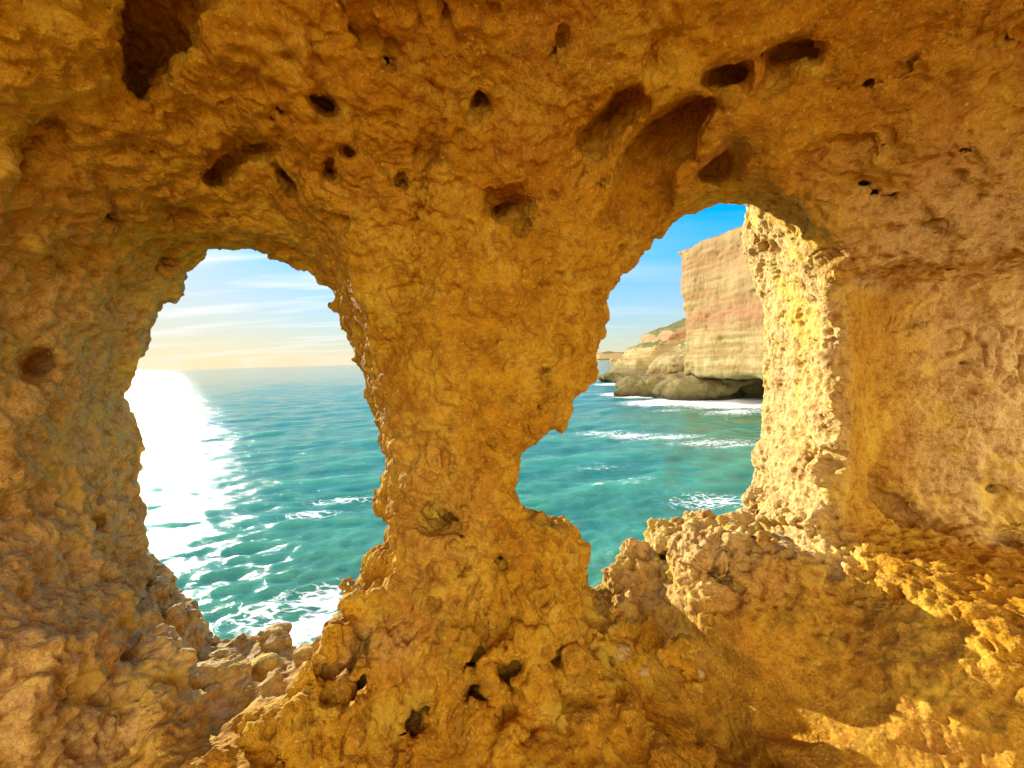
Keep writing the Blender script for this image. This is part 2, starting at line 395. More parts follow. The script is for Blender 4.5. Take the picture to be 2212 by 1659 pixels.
FE = [ # x, y, rx, ry, angle, depth
 (342,90,118,84,92,.42),(300,35,22,20,0,.07),(345,190,20,16,0,.06),(290,120,20,24,0,.07),(395,30,25,40,80,.05),(310,160,18,16,0,.06),(300,335,16,10,0,.05),
 (690,200,44,20,-25,.13),(710,225,30,22,-40,.11),(605,240,36,13,-15,.09),(640,255,30,12,-30,.06),(470,350,40,22,45,.10),(590,330,45,20,-35,.09),(625,385,42,13,-52,.13),(600,300,26,12,-40,.08),
 (745,318,26,14,-35,.10),(708,365,34,12,-50,.11),(740,390,20,10,-35,.06),(465,340,24,16,40,.06),(515,320,20,12,-10,.07),
 (868,124,11,9,0,.07),(838,150,7,6,0,.05),(790,115,12,8,-30,.05),(926,198,15,10,-20,.07),(1050,238,12,10,0,.05),(1000,10,14,10,0,.06),(1068,18,10,10,0,.07),(1055,285,8,8,0,.04),
 (595,170,8,5,0,.05),(735,165,12,6,-20,.04),(860,405,12,14,-50,.06),(740,475,18,14,-20,.06),(60,346,10,5,0,.05),(345,345,14,10,-20,.04),
 (1100,448,42,34,-20,.09),(1095,470,48,26,-50,.05),(1205,425,9,9,0,.06),(1195,838,17,20,20,.10),(1160,712,6,6,0,.04),(1087,790,7,6,0,.05),(1050,800,5,5,0,.04),
 (1140,180,10,26,-30,.04),(1165,130,28,9,50,.035),(1290,1500,8,8,0,.03),
 (2025,473,16,13,0,.14),(1925,442,9,6,0,.05),(1960,330,9,5,0,.05),(1960,362,7,5,0,.05),(2100,330,10,6,0,.05),(2050,500,8,8,0,.05),(2085,325,14,6,0,.05),(1880,185,10,8,0,.05),(1766,240,10,5,0,.04),(1810,195,8,5,0,.04),
 (2090,789,9,9,0,.08),(1815,993,20,18,0,.12),(1845,1000,8,14,60,.08),(1745,1003,17,13,20,.10),(1785,1005,9,9,0,.07),(2172,1165,22,11,-5,.09),(2175,1130,12,8,-20,.06),(2165,1060,12,7,0,.06),(1960,1190,7,6,0,.04),
 (1840,920,8,14,80,.03),(1640,1158,9,10,0,.10),(1472,1165,10,8,0,.09),(1640,545,12,15,-30,.07),(1540,1225,8,12,80,.05),(1570,1235,7,14,80,.06),(1420,1195,8,14,60,.08),(1600,1210,6,12,80,.05),
 (926,1140,18,20,0,.13),(955,1120,26,18,20,.05),(1084,1103,12,17,90,.11),(1107,1160,12,15,80,.11),(1082,1223,7,22,0,.11),(907,1214,7,11,0,.09),(860,1273,6,13,0,.10),(999,1209,7,26,8,.07),(982,1130,8,5,80,.05),
 (1035,1380,15,42,-15,.12),(794,1423,11,46,0,.12),(1000,1490,22,52,6,.12),(1030,1500,30,24,0,.08),(1085,1460,22,10,-30,.06),(885,1622,11,36,0,.09),(1318,1548,12,11,0,.10),(1165,1260,10,8,0,.05),(1195,1255,7,7,0,.05),(1155,1290,10,26,0,.05),(1100,1320,9,22,0,.06),
 (955,1395,10,14,0,.07),(920,1420,10,16,-20,.06),(1145,1480,8,6,0,.05),(1240,1385,12,8,-30,.06),(1080,1360,10,10,0,.05),(905,1350,14,9,0,.05),(870,1330,8,14,0,.05),(1180,1380,9,11,0,.05),(1210,1420,8,14,20,.05),
 (85,790,45,34,20,.05),(205,1120,14,26,-20,.05),(355,590,24,28,0,.05),(335,300,12,9,0,.04),(345,1275,22,18,20,.09),(290,1432,15,26,0,.12),(412,1452,22,34,-10,.15),(415,1478,20,18,0,.12),(180,1605,18,26,0,.06),(340,1170,14,8,0,.04),
 (345,1330,18,9,40,.04),(560,1500,14,6,40,.05),(575,1420,8,10,0,.05),(690,1445,10,7,0,.04),(1395,1560,10,16,70,.05),(690,1590,9,16,0,.06),(610,1610,9,12,0,.05),(650,1480,9,7,0,.03),
 (1760,130,30,16,0,.03),(1700,160,40,22,20,.05),(1330,300,26,70,-30,.03),
 (1690,1560,60,26,-20,.05),(2010,1130,14,20,0,.03),(1900,1100,60,40,0,.04)]
# scalloped hollows: edge polyline (the hollow lies on the right-hand side of travel), reach and depth of the hollow in metres
SC = [([(1285,484),(1297,449),(1317,422),(1338,391),(1336,363),(1334,348),(1367,293),(1403,254),(1469,215),(1543,207),(1559,227)], 125, .34),
      ([(1242,332),(1250,289),(1289,242),(1328,199),(1383,176)], 70, .26),
      ([(1504,391),(1508,363),(1551,328),(1586,291)], 66, .17),
      ([(1504,172),(1535,152),(1578,133),(1625,141)], 60, .20),
      ([(1641,113),(1680,98),(1735,87),(1778,98)], 42, .22),
      ([(1207,312),(1262,230),(1278,211)], 26, .05), ([(1219,391),(1246,359),(1262,330)], 22, .05), ([(1275,430),(1290,395),(1305,372)], 22, .06),
      ([(1637,219),(1633,191),(1649,176),(1703,145)], 42, .06), ([(1387,172),(1395,78),(1445,47)], 50, .06), ([(1660,160),(1690,144),(1712,150)], 26, .06),
      ([(1056,485),(1052,450),(1065,430),(1100,420),(1140,428)], 66, .16),
      ([(310,235),(272,208),(250,165),(262,80),(255,25),(270,-60),(320,-140)], 200, .27),
      ([(428,388),(450,345),(495,297)], 75, .20), ([(495,297),(545,303),(590,292),(620,300)], 52, .18), ([(575,243),(600,228),(625,230)], 38, .20),
      ([(640,205),(655,187),(695,186),(715,205),(742,238)], 64, .24), ([(592,355),(610,352),(635,375),(657,417)], 34, .26), ([(690,348),(705,340),(720,360),(735,395)], 32, .22),
      ([(728,312),(745,305),(768,335)], 30, .18), ([(515,325),(530,312),(565,330)], 30, .08), ([(430,240),(470,200),(560,150)], 60, .05), ([(820,120),(838,100),(860,110)], 18, .06),
      ([(1150,190),(1175,120),(1210,60)], 40, .05), ([(960,300),(1000,240),(1030,160)], 40, .03), ([(1700,330),(1800,290),(1900,285)], 50, .05), ([(1760,420),(1860,380),(1990,390)], 50, .04),
      ([(60,330),(80,250),(150,180)], 60, .06), ([(40,620),(60,560),(120,500)], 60, .05), ([(35,800),(60,760),(110,752)], 64, .14), ([(325,620),(325,590),(350,570)], 40, .07),
      ([(190,1150),(185,1090),(205,1060)], 36, .07), ([(880,640),(900,560),(960,500)], 60, .04), ([(1000,760),(1040,700),(1120,690)], 60, .04)]
FE = [f for f in FE if not ((240 < f[0] < 440 and f[1] < 130 and f[2] > 60) or (430 < f[0] < 770 and 180 < f[1] < 420 and f[2] > 19))]
def project(P):
    w = P @ fwd.astype(F32); w = np.maximum(w, 0.05)
    return np.stack([(P @ cr.astype(F32)) / w * FPX + 1106, 829.5 - (P @ cu.astype(F32)) / w * FPX], 1), w
def hollow_depth(P):
    q, w = project(P)
    wob = np.stack([vnoise(P, 0.07, 601), vnoise(P, 0.07, 602)], 1) * 9 + np.stack([vnoise(P, 0.2, 603), vnoise(P, 0.2, 604)], 1) * 10
    q = q + wob; out = np.zeros(len(P), F32)
    for pl, W, D in SC:
        pts = np.array(pl, F32); lo_, hi_ = pts.min(0) - W - 10, pts.max(0) + W + 10
        m = np.where((q[:, 0] > lo_[0]) & (q[:, 0] < hi_[0]) & (q[:, 1] > lo_[1]) & (q[:, 1] < hi_[1]) & (P[:, 1] > 0.3))[0]
        if not len(m): continue
        a_ = q[m]; bd = np.full(len(m), 1e9, F32); bs_ = np.zeros(len(m), F32); ba = np.zeros(len(m), F32)
        seg = np.diff(pts, axis=0); L_ = np.linalg.norm(seg, axis=1); cum = np.concatenate([[0], np.cumsum(L_)])
        for k in range(len(seg)):
            d_ = seg[k] / L_[k]; r_ = a_ - pts[k]; t = np.clip(r_ @ d_, 0, L_[k]); v = r_ - t[:, None] * d_; dd = np.linalg.norm(v, axis=1)
            sgn = v @ np.array([-d_[1], d_[0]], F32); mm = dd < bd
            bd[mm] = dd[mm]; bs_[mm] = np.sign(sgn[mm]); ba[mm] = (cum[k] + t[mm]) / cum[-1]
        end = np.sqrt(np.clip(1 - (2 * ba - 1) ** 2, 0, 1)) ** 0.7
        s_ = bd * bs_
        prof = sst(-1.0, 7.0, s_) * np.clip(1 - s_ / W, 0, 1) ** 0.6 * end
        out[m] = np.maximum(out[m], D * prof)
    return out
# boulders and lumps standing proud
for a in [(700,1425,30,16,35,.05),(560,1400,34,12,10,.06),(590,1388,16,12,30,.06),(480,1480,44,22,0,.06),(525,1515,42,14,22,.05),(610,1450,60,14,28,.04),(780,1300,18,30,80,.05),(745,1395,14,22,60,.05),(830,1190,20,26,0,.03),
          (335,1420,40,40,0,.05),(345,1350,26,24,0,.05),(300,1500,16,50,70,.05),(1170,1120,36,16,-10,.05),(1220,1160,22,20,0,.04),(1330,1290,48,18,-32,.07),(1400,1335,56,20,-35,.07),(1450,1380,40,18,-35,.06),
          (1370,1190,18,12,0,.05),(1480,1150,36,14,10,.05),(1560,1140,30,12,0,.05),(1770,1040,24,16,0,.04),(1790,1090,28,18,0,.04),(1735,1080,20,14,0,.03),(1720,1130,40,14,-20,.04),(300,1600,20,60,70,.04),(370,1560,20,50,60,.04)]:
    feature(*a, add=True, k=0.04)
for a in FE: feature(a[0], a[1], a[2] * (1.2 if a[1] > 1000 else 1.1), a[3] * (1.2 if a[1] > 1000 else 1.1), a[4], a[5] * (1.8 if a[1] > 1000 else 1.4))
# tongue of rock running down from the notch between the pillar foot and the parapet, and a gully right of it, cut along the sun direction to let light through
pa, pb = at(1300, 1318, 1.85), at(1440, 1402, 1.48); ax_ = (pb - pa) / np.linalg.norm(pb - pa)
ay_ = np.cross([0, 0, 1.0], ax_); ay_ /= np.linalg.norm(ay_); az_ = np.cross(ax_, ay_)
carve((pa + pb) / 2, (ax_, ay_, az_), (np.linalg.norm(pb - pa) * 0.66, 0.075, 0.07), k=0.04, add=True)
ax_ = -sdir; ay_ = np.cross([0, 0, 1.0], ax_); ay_ /= np.linalg.norm(ay_); az_ = np.cross(ax_, ay_)
carve(pn + ax_ * 0.42 + az_ * 0.03, (ax_, ay_, az_), (0.62, 0.065, 0.085), k=0.02)
log('features')

near = np.argwhere((S < 0.06) & (S > -0.42) & (Y > 0.3) & (Z > -0.9)).astype(np.int32)
Pn = near * F32(VOX) + LO.astype(F32); hd = hollow_depth(Pn) * sst(0.14, 0.55, 1.88 + 0.42 * np.clip(Pn[:, 0], 0.33, 9) - Pn[:, 1]) * sst(0.12, 0.35, 1.95 - Pn[:, 2])
S[near[:, 0], near[:, 1], near[:, 2]] += hd
log('hollows')
# band noise: lumps
band = np.argwhere(np.abs(S) < 0.14).astype(np.int32)
P = band * F32(VOX) + LO.astype(F32)
rough = np.clip(0.5 + 0.5 * vnoise(P, 0.9, 5), 0, 1)
low = sst(-0.55, -1.0, P[:, 2]); nichem = sst(1.5, 1.62, P[:, 0]) * sst(0.42, 0.3, P[:, 2]) * sst(-1.0, -0.9, P[:, 2])
n = 0.050 * fbm(P, 0.55, 2, 1) + 0.028 * (0.5 + low) * fbm(P, (0.20, 0.20, 0.26), 2, 7, ridged=False)
n += 0.018 * (low + 0.4) * fbm(P, 0.11, 2, 23, ridged=True)
Pw_ = P + 0.05 * np.stack([vnoise(P, 0.22, 31 + k) for k in range(3)], 1)
msk = sst(-0.35, 0.25, vnoise(P, 0.6, 36))
n += 0.105 * (worley(Pw_, (0.26, 0.26, 0.20), 37) - 0.55) * msk * (1 - low)
n += 0.050 * (worley(Pw_, (0.13, 0.13, 0.10), 38) - 0.55) * (1 - 0.7 * low)
n -= 0.11 * (worley(Pw_, (0.15, 0.15, 0.17), 39) - 0.55) * low
# stepped ledges (sawtooth along a warped bedding direction) and deep creases
bed = (0.62 * P[:, 0] + 0.25 * P[:, 1] + 0.74 * P[:, 2]) / 0.17 + 1.7 * vnoise(P, 0.5, 45) + 0.5 * vnoise(P, 0.16, 46)
saw = bed - np.floor(bed); saw = np.where(saw < 0.82, saw / 0.82, (1 - saw) / 0.18) - 0.5
n += 0.040 * saw * sst(-0.25, 0.35, vnoise(P, 0.8, 47)) * (1 - low)
n -= 0.055 * sst(0.07, 0.0, np.abs(vnoise(P + 0.04 * vnoise(P, 0.1, 48)[:, None], (0.42, 0.42, 0.6), 49))) * sst(0.0, 0.35, vnoise(P, 0.55, 50) + 0.25 * low)
# crusty ledges: anisotropic strata
n += 0.012 * (0.3 + rough) * fbm(P + 0, (0.5, 0.5, 0.07), 2, 41)
n -= (0.055 * low + 0.006) * pits(P, (0.15, 0.15, 0.2), 3, 0.4 )
n *= (1 - 0.5 * nichem)
def beam_mask(P):
    a = pn.astype(F32); b = (-sdir).astype(F32); t = (P - a) @ b; d = np.linalg.norm(P - a - t[:, None] * b, axis=1)
    return np.exp(-(d / 0.20) ** 4) * sst(0.15, 0.4, t)
def floor_mask(P): return sst(0.8, 1.0, P[:, 0]) * sst(1.66, 1.5, P[:, 1]) * sst(-0.9, -1.1, P[:, 2]) * sst(1.75, 1.5, P[:, 0])
scal = sst(0.05, 0.3, P[:, 0]) * sst(1.35, 1.1, P[:, 0]) * sst(0.35, 0.5, P[:, 2])
bench_m = sst(1.3, 1.45, P[:, 0]) * sst(-0.80, -0.88, P[:, 2]) * sst(1.75, 1.6, P[:, 1])
n *= (1 - 0.85 * beam_mask(P)) * (1 - 0.8 * floor_mask(P)) * (1 - 0.6 * scal) * (1 - 0.75 * bench_m)
S[band[:, 0], band[:, 1], band[:, 2]] -= n.astype(F32)
for ax in range(3):
    sl = [slice(None)] * 3
    for e_ in (0, -1):
        sl[ax] = e_; S[tuple(sl)] = np.maximum(S[tuple(sl)], 0.01)
        sl[ax] = slice(None)
log('band', len(band))
Vt, Q = surface_nets(S, LO, VOX)
log('nets', len(Vt), len(Q))
# parts by nearest seed
seeds = []
def seed(part, *pts):
    for x, y in pts:
        p = hit(x, y)
        if p is not None: seeds.append((part, p))
seed('ceiling', (600,80),(1106,60),(1700,100),(2100,150),(200,100),(560,300),(900,250),(1400,330),(1250,200),(1700,350),(1900,250),(430,440))
seeds += [('ceiling', np.array(v)) for v in ((0.3, 0, 1.2), (0.3, -.8, 1.2), (1.5, 0, 1.1), (-.6, 0, 1.1), (1.5, -.8, 1.1), (-.6, -.9, 1.0))]
seed('side_wall', (60,450),(60,700),(60,900),(100,1200),(60,1500),(200,900),(220,700),(230,1300),(300,560),(280,330))
seeds += [('side_wall', np.array(v)) for v in ((-1.5, 0, 0), (-1.4, -.8, 0), (-1.4, 0, -.9), (-1.4, -.7, -.9), (-1.5, .4, .5))]
seed('pillar', (900,560),(1000,640),(1150,640),(1050,800),(900,760),(1200,800),(1000,950),(980,1080),(1060,1040),(880,900),(1100,540),(950,1200),(1100,1200),(1180,1250),(1000,1330),(860,1300))
seed('window_ledge', (480,1480),(600,1470),(340,1420),(700,1430),(420,1400),(560,1395))
seed('lower_wall', (600,1600),(800,1520),(1000,1600),(1200,1500),(420,1620),(900,1450),(1150,1400),(1330,1520))
seed('parapet', (1400,1250),(1480,1200),(1600,1180),(1350,1330),(1480,1300),(1600,1280),(1560,1380),(1700,1200),(1700,1330),(1440,1380))
seed('window_jamb', (1720,600),(1720,700),(1720,850),(1720,1000),(1700,1080),(1650,480))
seed('niche', (1850,760),(1850,900),(1950,800),(2050,900),(2150,800),(2000,1050),(1880,1060),(2150,1050),(2150,680))
seed('upper_wall', (1800,480),(1950,520),(2100,500),(2180,420),(1850,580),(2100,580),(2180,300))
seeds += [('upper_wall', np.array(v)) for v in ((2.5, .8, .5), (2.6, 0, .4), (2.6, -.8, .3), (2.5, .6, -.2), (2.6, -.3, -.4))]
seed('sloping_bench', (2100,1380),(2000,1300),(1900,1300),(2150,1280),(2000,1450),(1850,1400),(2150,1550),(1900,1220))
seed('floor', (1500,1640),(1700,1600),(1850,1640),(2000,1640),(1600,1560))
seeds += [('floor', np.array(v)) for v in ((0.3, .8, -1.47), (0.3, 0, -1.47), (0.3, -.8, -1.47), (1.0, .8, -1.45), (-.6, .5, -1.47), (-.6, -.5, -1.47), (1.3, -.3, -1.4), (0.9, -1.8, -1.45))]
parts = sorted(set(s[0] for s in seeds)); SP = np.array([s[1] for s in seeds], F32); SI = np.array([parts.index(s[0]) for s in seeds])
fc = Vt[Q].mean(1).astype(F32)
fj = fc + 0.08 * np.stack([vnoise(fc, 0.25, 71 + k) for k in range(3)], 1)
best = np.full(len(fc), 1e9, F32); lab = np.zeros(len(fc), np.int32)
for p_, i_ in zip(SP, SI):
    d = ((fj - p_) ** 2).sum(1); m = d < best; best[m] = d[m]; lab[m] = i_
vn = vnormals(Vt, Q); fn = vn[Q[:, 0]]
outer = (np.abs(fc[:, 0] - 0.15) > 2.9) | (fc[:, 2] > 1.9) | (fc[:, 2] < -1.8) | (fc[:, 1] < -2.38) | ((fc[:, 1] > np.clip(1.82 + 0.42 * fc[:, 0], 1.96, 2.9)) & (fn[:, 1] > 0.6))
parts.append('outer_face'); lab[outer] = len(parts) - 1
def components(Q, lab):
    K = int(lab.max()) + 1; key = (Q.astype(np.int64) * K + lab[:, None]).ravel(); order = np.argsort(key, kind='stable'); ks = key[order]
    st = np.concatenate([[0], np.where(ks[1:] != ks[:-1])[0] + 1]); gid = np.cumsum(np.concatenate([[0], (ks[1:] != ks[:-1]).astype(np.int64)]))
    inv = np.empty(len(key), np.int64); inv[order] = gid; inv = inv.reshape(-1, 4); face = order // 4
    comp = np.arange(len(Q))
    for _ in range(400):
        mn = np.minimum.reduceat(comp[face], st); new = mn[inv].min(1); new = new[new]
        if (new == comp).all(): break
        comp = new
    return comp
comp = components(Q, np.zeros(len(Q), np.int64)); u_, c_ = np.unique(comp, return_counts=True)
keep = comp == u_[c_.argmax()]; Q, lab, fc = Q[keep], lab[keep], fc[keep]
for _ in range(2):
    comp = components(Q, lab.astype(np.int64)); u_, inv_, c_ = np.unique(comp, return_inverse=True, return_counts=True)
    big = np.zeros(len(u_), bool)
    for k in range(len(parts)):
        m = np.where(lab[u_] == k)[0]
        if len(m): big[m[c_[m].argmax()]] = True
    flag = ~big[inv_]
    if not flag.any(): break
    for _i in range(200):
        if not flag.any(): break
        vl = np.full(len(Vt), -1); ok = ~flag; vl[Q[ok].ravel()] = np.repeat(lab[ok], 4)
        cand = vl[Q].max(1); m = flag & (cand >= 0); lab[m] = cand[m]; flag[m] = False
log('labels')
# subdivide
Vt, Q = subdivide(Vt.astype(F32), Q); lab = np.tile(lab, 4)
log('sub1', len(Vt))
vis = np.zeros(len(Vt), bool)
# one more level where the cave is seen from inside (everything that is not the outer face, in front of the photographer)
fc = Vt[Q].mean(1); inner = (lab != len(parts) - 1) & (fc[:, 1] > 0.45)
outQ, outL = Q[~inner], lab[~inner]
Qi = Q[inner]; used = np.unique(Qi); mp_ = np.full(len(Vt), -1, np.int64); mp_[used] = np.arange(len(used))
Vi, Qi2 = subdivide(Vt[used], mp_[Qi]); labi = np.tile(lab[inner], 4)
log('sub2', len(Vi))
def detail(P, nrm):
    """displacement along the normal (negative = into the rock)"""
    x, y, z = P[:, 0], P[:, 1], P[:, 2]
    low = sst(-0.5, -0.95, z); fl = sst(0.6, 0.85, nrm[:, 2]) * sst(-1.1, -1.3, z)
    niche = sst(1.52, 1.62, x) * sst(0.36, 0.28, z) * sst(-0.98, -0.9, z)
    jamb = sst(1.25, 1.4, x) * sst(-0.3, -0.6, nrm[:, 0]) * sst(1.6, 1.75, y) * sst(-1.1, -0.9, z)
    par = sst(0.35, 0.6, x) * sst(-0.2, -0.55, nrm[:, 0]) * sst(-0.8, -0.95, z) * sst(1.5, 1.7, y)
    right = sst(1.1, 1.7, x) * sst(0.25, 0.4, z)
    ceil_l = sst(0.2, -0.3, x) * sst(0.3, 0.6, z)
    smooth = np.clip(0.5 * niche + fl * 0.8 + sst(0.4, 0.9, x) * sst(1.5, 1.1, x) * sst(0.6, 0.8, z) * 0.6, 0, 1)
    lumpy = np.clip(jamb + par, 0, 1)
    m1 = sst(-0.1, 0.35, vnoise(P, 0.35, 61)); m2 = sst(-0.15, 0.3, vnoise(P, 0.22, 62))
    w = np.stack([vnoise(P, 0.06, 81 + k) for k in range(3)], 1) * 0.018
    Pw = P + w
    d = 0.018 * fbm(P, 0.10, 3, 101) * (1 - 0.5 * smooth)
    d += 0.010 * fbm(Pw, 0.035, 3, 131, 0.65) * (1 - 0.6 * smooth) * (1 + 0.5 * low + 0.6 * lumpy)
    d -= 0.032 * pits(Pw, 0.13, 11, 0.30) * (1 - smooth) * (0.3 + 0.7 * m1 + low)
    d -= 0.018 * pits(Pw, 0.062, 12, 0.42) * (1 - 0.85 * smooth) * (0.25 + 0.8 * m2 + 0.7 * low + 0.5 * right)
    d -= 0.009 * pits(Pw, 0.032, 13, 0.5) * (1 - 0.8 * smooth) * (0.4 + 0.8 * m1)
    sc1 = worley(Pw + w, (0.085, 0.085, 0.065), 24) - 0.5; sc2 = worley(Pw, 0.038, 25) - 0.5
    d += (0.032 * sc1 * (0.4 + 0.8 * m1) * (1 - low) + 0.016 * sc2) * (1 - 0.75 * smooth) * (1 - 0.5 * jamb)
    d -= (0.036 * (worley(Pw, 0.075, 26) - 0.5) + 0.018 * (worley(Pw, 0.04, 27) - 0.5)) * low * (1 - fl * 0.7)
    d -= 0.034 * pits(Pw, 0.115, 14, 0.5, 0.08, 0.20) * (0.15 + 0.85 * m2) * (1 - 0.7 * niche) * (1 - fl)
    d -= 0.020 * pits(Pw, 0.055, 15, 0.5, 0.12, 0.26) * right
    # honeycomb on the sunlit jamb and parapet
    d -= lumpy * (0.034 * pits(Pw, 0.15, 20, 0.45, 0.2, 0.5) * m1 + 0.016 * pits(Pw, 0.075, 21, 0.6, 0.15, 0.5) + 0.012 * pits(Pw, 0.042, 22, 0.7, 0.2, 0.5))
    d += lumpy * 0.012 * fbm(Pw, (0.14, 0.14, 0.2), 3, 175)
    # horizontal slits on the ceiling over the left window
    d += ceil_l * 0.009 * fbm(Pw, (0.10, 0.10, 0.022), 2, 141, ridged=True)
    # thin cracks
    c = np.abs(vnoise(Pw, (0.5, 0.5, 0.35), 151)); d -= 0.010 * sst(0.020, 0.0, c) * m1 * (1 - fl)
    # vertical drip grooves low on the wall
    d += low * (1 - fl) * 0.010 * fbm(Pw, (0.05, 0.05, 0.16), 2, 161, ridged=True) * (1 - lumpy)
    # lumps of the sunlit patch
    bench = sst(1.5, 1.7, x) * sst(-0.9, -1.0, z) * sst(1.8, 1.6, y)
    d *= 1 - 0.5 * bench
    d += bench * 0.014 * fbm(Pw, 0.10, 2, 171, ridged=True)
    nfl = sst(1.6, 1.7, x) * sst(0.3, 0.25, z) * sst(-0.2, -0.1, z)
    return d * (1 - 0.45 * nfl) * (1 - 0.8 * beam_mask(P)) * (1 - 0.4 * floor_mask(P))
# engraved marks in the niche, as strokes on picture rays -> world points
def arc(cx, cy, rx, ry, a0, a1, n=12): return [(cx + rx * math.cos(math.radians(a)), cy - ry * math.sin(math.radians(a))) for a in np.linspace(a0, a1, n)]
STROKES = [(arc(2068, 727, 22, 20, 150, -40) + [(2084, 752), (2062, 762), (2048, 764)], 3.0),
           (arc(2139, 727, 27, 24, 250, -15, 18), 3.0), ([(2154, 757), (2157, 785), (2154, 824)], 3.0), ([(2126, 752), (2128, 790)], 2.0),
           ([(2204, 716), (2202, 740)], 3.0), ([(2205, 770), (2202, 800), (2208, 825)], 2.5),
           ([(1925, 684), (1915, 716)], 1.6), ([(1936, 682), (1930, 700)], 1.2), ([(1941, 702), (1949, 686), (1955, 703)], 1.0), ([(1959, 692), (1961, 704)], 1.0),
           ([(1965, 704), (1965, 693), (1972, 693)], 1.0), ([(1976, 704), (1976, 694), (1982, 703), (1982, 693)], 1.0), ([(1994, 693), (1989, 698), (1994, 704)], 1.0), ([(1999, 693), (2004, 693), (2000, 698), (2004, 704)], 1.0),
           ([(1914, 718), (1960, 708), (2000, 706)], 1.0)]
def engrave(P):
    m = np.where((P[:, 0] > 1.4) & (P[:, 2] > -0.3) & (P[:, 2] < 0.4) & (P[:, 1] > 1.0))[0]
    A = P[m]; out = np.zeros(len(P), F32)
    if not len(m): return out
    qa = project(A)[0] + np.stack([vnoise(A, 0.03, 611), vnoise(A, 0.03, 612)], 1) * 1.5
    for pl, w in STROKES:
        for a, b in zip(pl, pl[1:]):
            a = np.array(a, F32); e_ = np.array(b, F32) - a
            t = np.clip(((qa - a) @ e_) / max(float(e_ @ e_), 1e-9), 0, 1)
            dd = np.linalg.norm(qa - a - t[:, None] * e_, axis=1)
            out[m] = np.maximum(out[m], np.exp(-(dd / (w * 1.35)) ** 2) * min(1, 0.45 + w / 4))
    return out
nI = vnormals(Vi, Qi2)
dsp = detail(Vi, nI)
log('detail')
eng = engrave(Vi)
Vd = Vi + nI * (dsp - 0.020 * eng)[:, None]
nO = vnormals(Vt, Q); Vo = Vt + nO * (detail(Vt, nO))[:, None]

